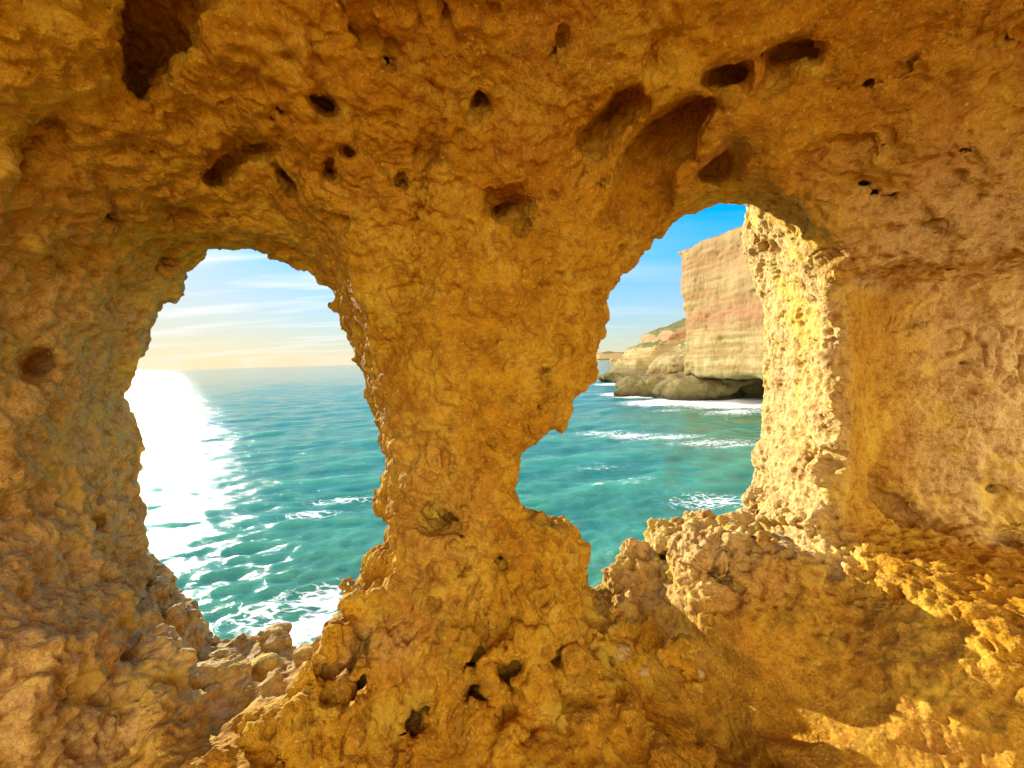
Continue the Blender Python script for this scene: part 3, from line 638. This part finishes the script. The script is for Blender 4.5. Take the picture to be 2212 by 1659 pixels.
# ------------------------------------------------------------------ rock material
def rock_material(name, kind='cave'):
    m = bpy.data.materials.new(name); m.use_nodes = True; nt = m.node_tree; nt.nodes.clear()
    geo = N(nt, 'ShaderNodeNewGeometry'); pos = geo.outputs['Position']
    def noise(scale, det=4.0, rough=0.55, dist=0.0, vec=pos):
        return N(nt, 'ShaderNodeTexNoise', {'Vector': vec, 'Scale': scale, 'Detail': det, 'Roughness': rough, 'Distortion': dist}).outputs[0]
    n1 = noise(1.3, 3, 0.6, 0.4); n2 = noise(5.0, 5, 0.62, 0.3); n3 = noise(24, 4, 0.65); n4 = noise(85, 3, 0.6)
    col = ramp(nt, n2, [(0.28, (0.354, 0.157, 0.007)), (0.44, (0.532, 0.276, 0.011)), (0.58, (0.629, 0.367, 0.021)), (0.75, (0.693, 0.474, 0.067))])
    red = ramp(nt, noise(2.1, 5, 0.65, 0.6), [(0.56, 0.0), (0.74, 0.75)])
    col = mix(nt, red, col, (0.452, 0.153, 0.018))
    at_ = N(nt, 'ShaderNodeAttribute', attribute_name='tone', attribute_type='GEOMETRY')
    sp = N(nt, 'ShaderNodeSeparateColor', {0: at_.outputs['Color']})
    col = mix(nt, math_(nt, 'MULTIPLY', sp.outputs[0], 0.75), col, (0.640, 0.480, 0.225))       # pale limestone, and light painted on ledge, upper and left wall
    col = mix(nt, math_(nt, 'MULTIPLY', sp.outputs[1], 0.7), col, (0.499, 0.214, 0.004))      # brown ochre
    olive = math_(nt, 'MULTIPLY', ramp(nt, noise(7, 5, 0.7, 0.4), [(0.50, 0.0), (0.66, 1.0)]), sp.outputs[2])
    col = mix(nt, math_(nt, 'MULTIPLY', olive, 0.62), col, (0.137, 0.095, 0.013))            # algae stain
    col = mix(nt, ramp(nt, n3, [(0.32, 0.75), (0.52, 0.0)]), col, (0.266, 0.110, 0.008))
    col = mix(nt, ramp(nt, n4, [(0.56, 0.0), (0.72, 0.75)]), col, (0.693, 0.520, 0.094))       # light grains
    n5 = noise(190, 2, 0.5)
    col = mix(nt, ramp(nt, n5, [(0.36, 0.45), (0.50, 0.0)]), col, (0.242, 0.100, 0.008))
    col = mix(nt, ramp(nt, noise(13, 4, 0.7, 0.8), [(0.34, 0.6), (0.47, 0.0)]), col, (0.290, 0.119, 0.008))
    crust = math_(nt, 'MULTIPLY', ramp(nt, noise(3.6, 8, 0.74, 0.15), [(0.52, 0.0), (0.62, 1.0)]), 0.5)
    col = mix(nt, crust, col, (0.709, 0.505, 0.052))
    # sparse white shell chips
    vo = N(nt, 'ShaderNodeTexVoronoi', {'Vector': pos, 'Scale': 16.0, 'Randomness': 1.0})
    chip = math_(nt, 'MULTIPLY', ramp(nt, vo.outputs['Distance'], [(0.07, 1.0), (0.10, 0.0)]), math_(nt, 'GREATER_THAN', N(nt, 'ShaderNodeSeparateColor', {0: vo.outputs['Color']}).outputs[0], 0.90))
    col = mix(nt, math_(nt, 'MULTIPLY', chip, 0.7), col, (0.685, 0.550, 0.209))
    patch = ramp(nt, noise(1.9, 3, 0.5, 0.2), [(0.38, 0.15), (0.60, 1.0)])
    b1 = N(nt, 'ShaderNodeBump', {'Strength': math_(nt, 'MULTIPLY', patch, 0.6), 'Distance': 0.016, 'Height': n3})
    vb = N(nt, 'ShaderNodeTexVoronoi', {'Vector': pos, 'Scale': 55.0, 'Randomness': 1.0})
    b2 = N(nt, 'ShaderNodeBump', {'Strength': 0.35, 'Distance': 0.008, 'Height': ramp(nt, vb.outputs['Distance'], [(0.1, 0.0), (0.45, 1.0)]), 'Normal': b1.outputs[0]})
    b3 = N(nt, 'ShaderNodeBump', {'Strength': math_(nt, 'MULTIPLY', patch, 0.9), 'Distance': 0.010, 'Height': n4, 'Normal': b2.outputs[0]})
    bs = N(nt, 'ShaderNodeBsdfPrincipled', {'Base Color': col, 'Roughness': 0.92, 'Specular IOR Level': 0.17, 'Normal': b3.outputs[0]})
    N(nt, 'ShaderNodeOutputMaterial', {0: bs.outputs[0]})
    return m
ROCK = rock_material('rock_sandstone')

def tones(P):
    x, y, z = P[:, 0], P[:, 1], P[:, 2]
    n = vnoise(P, 0.7, 201); n2 = vnoise(P, 0.35, 202)
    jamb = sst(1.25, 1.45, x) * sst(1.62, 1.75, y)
    upper_lit = sst(1.0, 1.6, x) * sst(0.25, 0.42, z) * sst(1.35, 1.0, z)  # right wall above the niche, painted paler to look more brightly lit
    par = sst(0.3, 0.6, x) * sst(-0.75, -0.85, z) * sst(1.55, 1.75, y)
    left = sst(-0.9, -1.4, x) * sst(0.6, 0.2, z)  # pale wall, with glare haze from the window put into its colour
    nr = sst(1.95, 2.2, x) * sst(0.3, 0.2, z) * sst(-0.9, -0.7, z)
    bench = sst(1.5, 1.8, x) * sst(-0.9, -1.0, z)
    sill_lit = sst(-0.35, -0.5, x) * sst(-1.0, -1.12, z) * sst(1.35, 1.45, y)  # left window ledge, painted paler to strengthen the sunlight on it
    pale = (1 - 0.9 * sst(2.12, 2.02, y) * sst(1.45, 1.62, x) * sst(2.35, 1.80, x) * sst(0.35, 0.25, z) * sst(-1.1, -0.9, z)) * np.clip(jamb + 0.8 * sill_lit + 1.2 * upper_lit * (0.6 + n) + par * .8 + 0.75 * left + 0.7 * nr + 0.5 * bench + 0.3 * np.clip(n, 0, 1), 0, 1)
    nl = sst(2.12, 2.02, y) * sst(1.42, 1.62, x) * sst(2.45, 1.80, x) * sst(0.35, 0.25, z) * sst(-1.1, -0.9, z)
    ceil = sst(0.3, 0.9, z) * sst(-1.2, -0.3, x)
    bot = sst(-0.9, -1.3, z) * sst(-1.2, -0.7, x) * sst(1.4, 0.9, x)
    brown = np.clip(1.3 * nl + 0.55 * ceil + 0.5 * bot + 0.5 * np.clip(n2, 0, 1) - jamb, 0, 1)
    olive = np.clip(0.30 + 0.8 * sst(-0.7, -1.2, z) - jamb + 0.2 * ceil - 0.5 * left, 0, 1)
    return np.stack([pale, brown, olive, np.ones_like(pale)], 1).astype(F32)
def put_part(name, V, Q, parent, pre=None, label=None):
    used = np.unique(Q); mp_ = np.full(len(V), -1, np.int64); mp_[used] = np.arange(len(used))
    me = mesh_from(name, V[used], mp_[Q]); a = me.color_attributes.new('tone', 'FLOAT_COLOR', 'POINT')
    a.data.foreach_set('color', tones(V[used].astype(F32)).ravel())
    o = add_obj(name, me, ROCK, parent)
    if label: o['label'] = label
    return o
cave = tag(empty('sea_cave', (0.3, 0, -1.47)), 'golden sandstone sea cave with two eroded window openings over the sea', 'sea cave')
PL = {'side_wall': 'pale left wall of the cave', 'window_ledge': 'sunlit lumpy ledge of the left window', 'window_jamb': 'sunlit honeycombed right jamb of the right window',
      'pillar': 'dark ochre pillar between the two windows', 'niche': 'smooth squarish niche with faint carved marks', 'parapet': 'broken parapet below the right window',
      'ceiling': 'scalloped and pitted ochre ceiling', 'sloping_bench': 'sloping bench with a sunlit patch'}
for i_, nm in enumerate(parts):
    if nm == 'outer_face':
        continue
    # inner, finely divided faces and the coarser ones behind the photographer become one mesh
    qa, va = Qi2[labi == i_], Vd
    qb = outQ[outL == i_]
    VV = np.concatenate([Vd, Vo]); QQ = np.concatenate([qa, qb + len(Vd)])
    if len(QQ): 
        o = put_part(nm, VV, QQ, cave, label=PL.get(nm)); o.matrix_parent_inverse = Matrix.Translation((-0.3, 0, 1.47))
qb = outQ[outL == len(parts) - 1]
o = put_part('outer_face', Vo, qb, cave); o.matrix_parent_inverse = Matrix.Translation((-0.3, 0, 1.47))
# loose stones: each a lumpy pebble resting where the surface carries it
import bmesh
def stone(px, py, r, k, label, mat):
    p = hit(px, py)
    if p is None: return
    q = p.copy()
    for _ in range(60):                      # settle straight down on to the rock
        if samp(q - np.array([0, 0, r * 0.45])) < 0.004: break
        q[2] -= 0.008
    bm = bmesh.new(); bmesh.ops.create_icosphere(bm, subdivisions=4, radius=1.0)
    co = np.array([v.co[:] for v in bm.verts], F32)
    rs_ = np.random.RandomState(k); sc3 = np.array([1.0, 0.72 + 0.25 * rs_.rand(), 0.55 + 0.2 * rs_.rand()])
    f = 1 + 0.22 * fbm(co + k * 3.1, 0.9, 3, 900 + k) + 0.05 * fbm(co + k, 0.22, 2, 950 + k); co = co * f[:, None] * sc3 * r
    a = rs_.rand() * 6.28; co = co @ np.array([[math.cos(a), -math.sin(a), 0], [math.sin(a), math.cos(a), 0], [0, 0, 1]]).T
    for v, c in zip(bm.verts, co): v.co = c
    me = bpy.data.meshes.new('loose_stone'); bm.to_mesh(me); bm.free()
    for pl in me.polygons: pl.use_smooth = True
    at_ = me.color_attributes.new('tone', 'FLOAT_COLOR', 'POINT'); at_.data.foreach_set('color', np.tile(np.array([0.9, 0, 0.1, 1], F32), (len(co), 1)).ravel())
    o = add_obj('loose_stone', me, ROCK); o.location = q
    tag(o, label, 'stone', 'loose stones lying on the ledges')
stone(1342, 1408, 0.042, 1, 'rounded pale stone, larger and left one of the pair at the foot of the pillar', ROCK)
stone(1388, 1416, 0.030, 2, 'rounded pale stone, smaller and right one of the pair at the foot of the pillar', ROCK)
stone(1512, 1452, 0.026, 3, 'small stone at the bottom corner of the parapet where the light streak begins', ROCK)
stone(575, 1432, 0.050, 4, 'blocky tan stone on the middle of the left window ledge', ROCK)
stone(455, 1500, 0.040, 5, 'rounded stone in the shaded corner of the left window ledge', ROCK)
log('cave done')

# ------------------------------------------------------------------ far rocks, as coarser solids
def solid(name, lo, hi, vox, fn, mat, label, cat, noise_amp=1.0, detail_fn=None, lod=1):
    lo = np.array(lo, float); hi = np.array(hi, float)
    ax = [np.arange(lo[i], hi[i], vox, dtype=F32) for i in range(3)]
    S_ = (fn(ax[0][:, None, None], ax[1][None, :, None], ax[2][None, None, :]) + np.zeros((len(ax[0]), len(ax[1]), len(ax[2])), F32)).astype(F32)
    for a in range(3):
        sl = [slice(None)] * 3
        for e_ in (0, -1):
            sl[a] = e_; S_[tuple(sl)] = np.maximum(S_[tuple(sl)], vox * 0.3); sl[a] = slice(None)
    Vv, Qq = surface_nets(S_, lo, vox)
    for _ in range(lod): Vv, Qq = subdivide(Vv.astype(F32), Qq)
    nn = vnormals(Vv, Qq)
    if detail_fn is not None: Vv = Vv + nn * detail_fn(Vv, nn)[:, None]
    me = mesh_from(name, Vv, Qq)
    o = add_obj(name, me, mat); tag(o, label, cat); return o

def cliff_material(name, band=True, low_z=-3.0, haze=0.0):
    m = bpy.data.materials.new(name); m.use_nodes = True; nt = m.node_tree; nt.nodes.clear()
    geo = N(nt, 'ShaderNodeNewGeometry'); pos = geo.outputs['Position']
    def noise(scale, det=5.0, rough=0.6, dist=0.0, vec=pos):
        return N(nt, 'ShaderNodeTexNoise', {'Vector': vec, 'Scale': scale, 'Detail': det, 'Roughness': rough, 'Distortion': dist}).outputs[0]
    st = N(nt, 'ShaderNodeMapping', {0: pos, 3: (1, 1, 0.28)}).outputs[0]
    la = N(nt, 'ShaderNodeMapping', {0: pos, 3: (0.10, 0.10, 2.4)}).outputs[0]
    col = ramp(nt, noise(0.35, 6, 0.65, 0.4, st), [(0.3, (0.227, 0.166, 0.066)), (0.5, (0.301, 0.240, 0.101)), (0.7, (0.361, 0.310, 0.149))])
    col = mix(nt, ramp(nt, noise(0.5, 4, 0.6, 0, la), [(0.46, 0.0), (0.60, 0.75)]), col, (0.241, 0.147, 0.051))
    sep = N(nt, 'ShaderNodeSeparateXYZ', {0: pos})
    if band:
        zz = math_(nt, 'ADD', sep.outputs[2], math_(nt, 'MULTIPLY', math_(nt, 'SUBTRACT', noise(0.16, 4, 0.6), 0.5), 6.0))
        zr = N(nt, 'ShaderNodeMapRange', {0: zz, 1: 2.0, 2: 13.0}, clamp=True).outputs[0]
        col = mix(nt, ramp(nt, zr, [(0.10, 0.0), (0.30, 0.6), (0.42, 0.85), (0.62, 0.15), (0.85, 0.35)]), col, (0.307, 0.147, 0.072))
    nz = N(nt, 'ShaderNodeSeparateXYZ', {0: geo.outputs['Normal']}).outputs[2]
    scrub = math_(nt, 'MULTIPLY', ramp(nt, math_(nt, 'ADD', nz, math_(nt, 'MULTIPLY', math_(nt, 'SUBTRACT', noise(1.2, 5, 0.7), 0.5), 0.8)), [(0.62, 0.0), (0.80, 1.0)]), ramp(nt, N(nt, 'ShaderNodeMapRange', {0: sep.outputs[2], 1: 0.5, 2: 3.0}, clamp=True).outputs[0], [(0, 0.0), (1, 0.8)]))
    col = mix(nt, scrub, col, (0.073, 0.094, 0.029))
    zl = math_(nt, 'ADD', sep.outputs[2], math_(nt, 'MULTIPLY', math_(nt, 'SUBTRACT', noise(0.4, 5, 0.6), 0.5), 3.0))
    zr2 = N(nt, 'ShaderNodeMapRange', {0: zl, 1: low_z - 2.5, 2: low_z + 1.5}, clamp=True).outputs[0]
    col = mix(nt, ramp(nt, zr2, [(0.0, 0.85), (1.0, 0.0)]), col, (0.100, 0.085, 0.032))
    zr3 = N(nt, 'ShaderNodeMapRange', {0: zl, 1: SEA, 2: SEA + 1.6}, clamp=True).outputs[0]
    col = mix(nt, ramp(nt, zr3, [(0.2, 0.85), (1.0, 0.0)]), col, (0.037, 0.033, 0.018))
    b1 = N(nt, 'ShaderNodeBump', {'Strength': 0.7, 'Distance': 0.5, 'Height': noise(1.1, 6, 0.68, 0.5, st)})
    bs = N(nt, 'ShaderNodeBsdfPrincipled', {'Base Color': col, 'Roughness': 0.95, 'Specular IOR Level': 0.1, 'Normal': b1.outputs[0]})
    N(nt, 'ShaderNodeOutputMaterial', {0: bs.outputs[0]})
    return m
CLIFF = cliff_material('cliff_limestone'); LOWROCK = cliff_material('wet_shelf_rock', band=False, low_z=-3.2)
def np_smin(a, b, k): return smin(a, b, k)
def gridnoise(x, y, z, scale, seed):
    sh = np.broadcast_shapes(x.shape, y.shape, z.shape)
    P_ = np.stack([np.broadcast_to(a, sh).ravel() for a in (x, y, z)], 1).astype(F32)
    return vnoise(P_, scale, seed).reshape(sh)
def ell(x, y, z, c, r):
    return (np.sqrt(((x - c[0]) / r[0]) ** 2 + ((y - c[1]) / r[1]) ** 2 + ((z - c[2]) / r[2]) ** 2) - 1) * min(r)

def cliff_fn(x, y, z):
    # face runs from the far corner (32.5, 72) toward the camera side (38, 40), leaning out a little upwards
    tilt = 0.035 * np.clip(6 - z, 0, 12)
    face = 32.3 + 0.235 * (72 - y) + tilt - x                  # >0 outside
    back = (y - 72 - 0.3 * (x - 33))
    top = z - (18.6 + 0.08 * (72 - y) + 0.05 * (x - 33))
    d = np.maximum(np.maximum(face * 0.97, back), top)
    under = z - (-3.3 + 0.0 * (x - 33))                        # bottom of the slab
    d = np.maximum(d, -under * 0.9)
    d = d + 0.9 * gridnoise(x, y, z, 9, 301) + 0.45 * gridnoise(x, y, z, 3.2, 302)
    return d
def cliff_detail(P, n):
    return (0.10 * fbm(P, (1.3, 1.3, 3.0), 3, 311, 0.6, ridged=True) + 0.30 * fbm(P, (5, 5, 0.8), 3, 312, 0.6, ridged=True) + 0.14 * fbm(P, 0.8, 3, 315, 0.6) + 0.25 * (worley(P, (2.2, 2.2, 1.6), 316) - 0.5)) * (1 - 0.6 * sst(0.5, 0.9, n[:, 2])) - 0.22 * pits(P, 1.4, 317, 0.5)
cliff = solid('sea_cliff', (30, 38, -4), (62, 84, 23), 0.55, cliff_fn, CLIFF, 'tall sunlit limestone cliff with a reddish band, beyond the right window', 'cliff', detail_fn=cliff_detail)

def shelf_fn(x, y, z):
    d = ell(x, y, z, (45, 76, -6.4), (17.5, 9.0, 3.8))
    d = np_smin(d, ell(x, y, z, (33.5, 73.5, -6.8), (6.5, 6.0, 2.9)), 1.0)
    d = np_smin(d, ell(x, y, z, (27.0, 79, -7.3), (5.0, 3.0, 1.3)), 1.0)
    d = np_smin(d, ell(x, y, z, (31.0, 84, -6.4), (6.5, 6.0, 2.2)), 1.0)
    d = np.maximum(d, z + 3.9 - 0.6 * gridnoise(x, y, z, 5, 333))
    d = np.maximum(d, -ell(x, y, z, (43, 66.5, -7.2), (6.0, 5.0, 2.3)))
    return d + 0.7 * gridnoise(x, y, z, 4, 331) + 0.3 * gridnoise(x, y, z, 1.6, 332)
def shelf_detail(P, n): return 0.30 * fbm(P, 1.0, 4, 341, 0.65, ridged=True) + 0.5 * (worley(P, (2.4, 2.4, 1.2), 342) - 0.5) - 0.18 * pits(P, 0.9, 343, 0.6)
solid('rock_shelf', (18, 60, -10), (62, 94, -2), 0.4, shelf_fn, LOWROCK, 'dark weathered rock shelf at the foot of the tall cliff', 'rock shelf', detail_fn=shelf_detail)

def lump_fn(x, y, z):
    d = ell(x, y, z, (41, 91, -3.6), (8.0, 8.0, 5.0))
    d = np_smin(d, ell(x, y, z, (45, 93, 1.0), (5.5, 6, 5.0)), 1.5)
    d = np.maximum(d, z - 0.3 - 0.55 * (x - 38))
    d = np.maximum(d, -ell(x, y, z, (37.5, 82.5, -4.5), (5.5, 3.5, 1.3)))
    return d + 0.9 * gridnoise(x, y, z, 5, 351) + 0.4 * gridnoise(x, y, z, 2, 352)
solid('rock_buttress', (29, 78, -9.5), (56, 106, 9), 0.5, lump_fn, CLIFF, 'rounded yellow rock buttress between the tall cliff and the lower headland', 'rock', detail_fn=shelf_detail)

def head_fn(x, y, z):
    # stepped headland behind, top rising to the right
    top = z - (1.2 + 0.42 * np.clip(x - 41, 0, 40) + 1.2 * np.tanh((x - 44) * 1.6) + 1.0 * np.tanh((x - 50) * 1.6))
    d = np.maximum(np.maximum(38.5 - x + 0.12 * (z + 3) + 0.0 * y, 118 + 0.15 * (x - 35) - y), np.maximum(top * 0.85, y - 150))
    base = ell(x, y, z, (46, 124, -6.5), (16, 12, 3.6))
    base = np_smin(base, ell(x, y, z, (38.5, 122, -6.8), (6.0, 7, 2.8)), 1)
    d = np_smin(d, base, 0.5)
    return d + 1.1 * gridnoise(x, y, z, (8, 8, 4), 361) + 0.5 * gridnoise(x, y, z, (3, 3, 1.4), 362)
solid('low_headland', (25, 105, -9.5), (75, 152, 20), 0.8, head_fn, CLIFF, 'stepped tan headland with a dark wave-cut base, left of the tall cliff', 'headland', detail_fn=lambda P, n: 0.35 * fbm(P, (2.2, 2.2, 0.9), 3, 371, 0.6, ridged=True))

def far_fn(x, y, z):
    top = z - (18 + 0.02 * np.clip(x - 330, 0, 400) + 3 * gridnoise(x, y, z, 60, 381))
    d = np.maximum(np.maximum((335 - x) * 0.8 + 0.9 * (z + 8) * 0.35, 1480 - y + 0.4 * z), np.maximum(top, y - 1640))
    return d + 6 * gridnoise(x, y, z, 40, 382) + 3 * gridnoise(x, y, z, 16, 383)
solid('distant_headland', (300, 1450, -16), (660, 1660, 36), 6, far_fn, CLIFF, 'hazy distant headland low on the horizon', 'headland', lod=0)

# ------------------------------------------------------------------ sea
rr = np.concatenate([[1.2], np.geomspace(5.0, 45000, 900)]); th = np.radians(np.linspace(-95, 75, 1300))
Rm, Tm = np.meshgrid(rr, th, indexing='ij')
SX = (Rm * np.sin(Tm)).ravel(); SY = (Rm * np.cos(Tm)).ravel()
dr = np.maximum(np.gradient(rr), 0.02)[:, None] + 0 * Tm; spacing = np.maximum(dr, Rm * (th[1] - th[0])).ravel()
rng = np.random.RandomState(4)
H = np.zeros_like(SX); HX = np.zeros_like(SX); HY = np.zeros_like(SX)
wind = math.radians(160)                      # waves run toward the cave, a little to the left
warp = vnoise(np.stack([SX, SY, 0 * SX], 1).astype(F32), 14.0, 401) * 1.6
for k in range(110):
    L = 0.4 * (9 / 0.4) ** (rng.rand() ** 1.35); a = wind + rng.randn() * (0.55 if L < 6 else 0.28); ph = rng.rand() * 6.28
    amp = 0.0074 * L ** 0.45 * (0.6 + 0.8 * rng.rand())
    kx, ky = math.sin(a) * 2 * math.pi / L, math.cos(a) * 2 * math.pi / L
    fade = sst(2.2, 5.0, L / spacing)
    arg = kx * SX + ky * SY + ph + warp * min(2 * math.pi / L, 1.2)
    H += fade * amp * np.cos(arg)
    HX -= fade * amp * 0.75 * math.sin(a) * np.sin(arg); HY -= fade * amp * 0.75 * math.cos(a) * np.sin(arg)
SV = np.stack([SX + HX, SY + HY, SEA + H], 1).astype(F32)
nr, ntn = Rm.shape; ii = np.arange(nr * ntn).reshape(nr, ntn)
SQ = np.stack([ii[:-1, :-1].ravel(), ii[:-1, 1:].ravel(), ii[1:, 1:].ravel(), ii[1:, :-1].ravel()], 1)[:, ::-1]
me = mesh_from('sea', SV, SQ)
# foam density: round the rocks, and in loose streaks; also shallow (greener) water
def blob(cx, cy, rx, ry, ang=0):
    a = math.radians(ang); dx, dy = SX - cx, SY - cy
    u_, v_ = dx * math.cos(a) + dy * math.sin(a), -dx * math.sin(a) + dy * math.cos(a)
    return np.clip(1 - np.sqrt((u_ / rx) ** 2 + (v_ / ry) ** 2), 0, 1)
foam = np.zeros_like(SX)
for b in [(28, 66, 12, 7, 0), (38, 62, 18, 10, -10), (48, 58, 18, 12, 0), (27, 77, 9, 5, 0), (24, 83, 7, 5, 0), (32, 112, 8, 6, 0), (29, 116, 6, 5, 0)]: foam = np.maximum(foam, 1.5 * blob(*b))
def on_sea(px, py):
    d = ray(px, py); return d * (SEA / d[2])
for px, py, w_, h_, s_ in [(1360,940,5,2.0,.75),(1290,935,4,1.6,.6),(1440,945,6,1.6,.7),(1530,955,6,1.6,.6),(1600,960,5,1.6,.6),(1540,1080,3.5,1.6,.6),(1590,890,7,3,.8),(740,1080,2.6,.9,.75),(680,1110,2.5,.8,.6),(700,1290,2.4,1.4,.75),(650,1350,2.4,1.2,.85),(720,1350,2.4,1.2,.9),(560,1320,1.5,.8,.7),(600,1390,2.4,.9,.9),(1180,1130,2,.8,.4),(1300,1010,3,1.0,.35),(1450,885,6,2,.5)]:
    c = on_sea(px, py); foam = np.maximum(foam, s_ * blob(c[0], c[1], w_ , h_ , 8))
foam = np.clip(foam + 0.24 * sst(0.10, 0.24, H), 0, 1.2)
shal = np.clip(blob(34, 48, 34, 26) * 1.3 + 0.35 * blob(2, 10, 26, 16), 0, 1)
at2 = me.color_attributes.new('water', 'FLOAT_COLOR', 'POINT')
at2.data.foreach_set('color', np.stack([foam, shal, sst(-0.16, 0.26, H), np.ones_like(foam)], 1).astype(F32).ravel())
def sea_material():
    m = bpy.data.materials.new('sea_water'); m.use_nodes = True; nt = m.node_tree; nt.nodes.clear()
    pos = N(nt, 'ShaderNodeNewGeometry').outputs['Position']
    at_ = N(nt, 'ShaderNodeAttribute', attribute_name='water', attribute_type='GEOMETRY')
    sp = N(nt, 'ShaderNodeSeparateColor', {0: at_.outputs['Color']})
    st = N(nt, 'ShaderNodeMapping', {0: pos, 2: (0, 0, math.radians(20)), 3: (0.6, 1.3, 1)}).outputs[0]
    def noise(scale, det=4.0, rough=0.6, dist=0.0, vec=st):
        return N(nt, 'ShaderNodeTexNoise', {'Vector': vec, 'Scale': scale, 'Detail': det, 'Roughness': rough, 'Distortion': dist}).outputs[0]
    deep = mix(nt, ramp(nt, noise(0.06, 4, 0.6), [(0.35, 0.0), (0.65, 1.0)]), (0.016, 0.115, 0.100), (0.028, 0.150, 0.115))
    col = mix(nt, sp.outputs[2], deep, (0.05, 0.24, 0.17))
    col = mix(nt, math_(nt, 'MULTIPLY', sp.outputs[1], ramp(nt, noise(0.22, 4, 0.6), [(0.38, 0.1), (0.62, 0.95)])), col, (0.09, 0.16, 0.070))
    fn = noise(2.3, 8, 0.72, 1.0); 
    fv = N(nt, 'ShaderNodeTexVoronoi', {'Vector': N(nt, 'ShaderNodeVectorMath', {0: st, 1: N(nt, 'ShaderNodeTexNoise', {'Vector': st, 'Scale': 1.3, 'Detail': 4.0}).outputs['Color']}, operation='ADD').outputs[0], 'Scale': 2.3}, feature='DISTANCE_TO_EDGE').outputs['Distance']
    lace = ramp(nt, fv, [(0.0, 1.0), (0.22, 0.0)])
    f = math_(nt, 'ADD', math_(nt, 'MULTIPLY', fn, 0.75), math_(nt, 'MULTIPLY', lace, 0.28))
    f = math_(nt, 'ADD', f, math_(nt, 'MULTIPLY', sp.outputs[0], 0.62))
    f = ramp(nt, f, [(0.70, 0.0), (0.98, 1.0)])
    col = mix(nt, f, col, (0.80, 0.82, 0.82))
    b0 = N(nt, 'ShaderNodeBump', {'Strength': 1.0, 'Distance': 0.40, 'Height': noise(0.42, 3, 0.55, 0.4)})
    b1 = N(nt, 'ShaderNodeBump', {'Strength': 1.0, 'Distance': 0.075, 'Height': noise(1.6, 5, 0.66, 0.6), 'Normal': b0.outputs[0]})
    b2 = N(nt, 'ShaderNodeBump', {'Strength': 1.0, 'Distance': 0.022, 'Height': noise(7.0, 4, 0.6, 0.3), 'Normal': b1.outputs[0]})
    rg = math_(nt, 'ADD', 0.07, math_(nt, 'MULTIPLY', f, 0.7))
    bs = N(nt, 'ShaderNodeBsdfPrincipled', {'Base Color': col, 'Roughness': rg, 'IOR': 1.33, 'Specular IOR Level': 0.17, 'Normal': b2.outputs[0]})
    N(nt, 'ShaderNodeOutputMaterial', {0: bs.outputs[0]})
    return m
tag(add_obj('sea', me, sea_material()), kind='structure')
log('sea')

# ------------------------------------------------------------------ ground behind the cave (seen only by the light)
gv = []; n_ = 60
for i in range(n_):
    for j in range(n_):
        gv.append((-9 + 20 * i / (n_ - 1), -2.42 - 14 * j / (n_ - 1), -1.5))
gv = np.array(gv, F32); gv[:, 2] += 0.15 * fbm(gv, 2.0, 3, 501) + 0.02
gi = np.arange(n_ * n_).reshape(n_, n_); gq = np.stack([gi[:-1, :-1].ravel(), gi[:-1, 1:].ravel(), gi[1:, 1:].ravel(), gi[1:, :-1].ravel()], 1)[:, ::-1]
gm = mesh_from('ground', gv, gq); a = gm.color_attributes.new('tone', 'FLOAT_COLOR', 'POINT'); a.data.foreach_set('color', np.tile(np.array([0.6, 0, 0.2, 1], F32), (len(gv), 1)).ravel())
tag(add_obj('ground', gm, ROCK), kind='structure')
log('done')
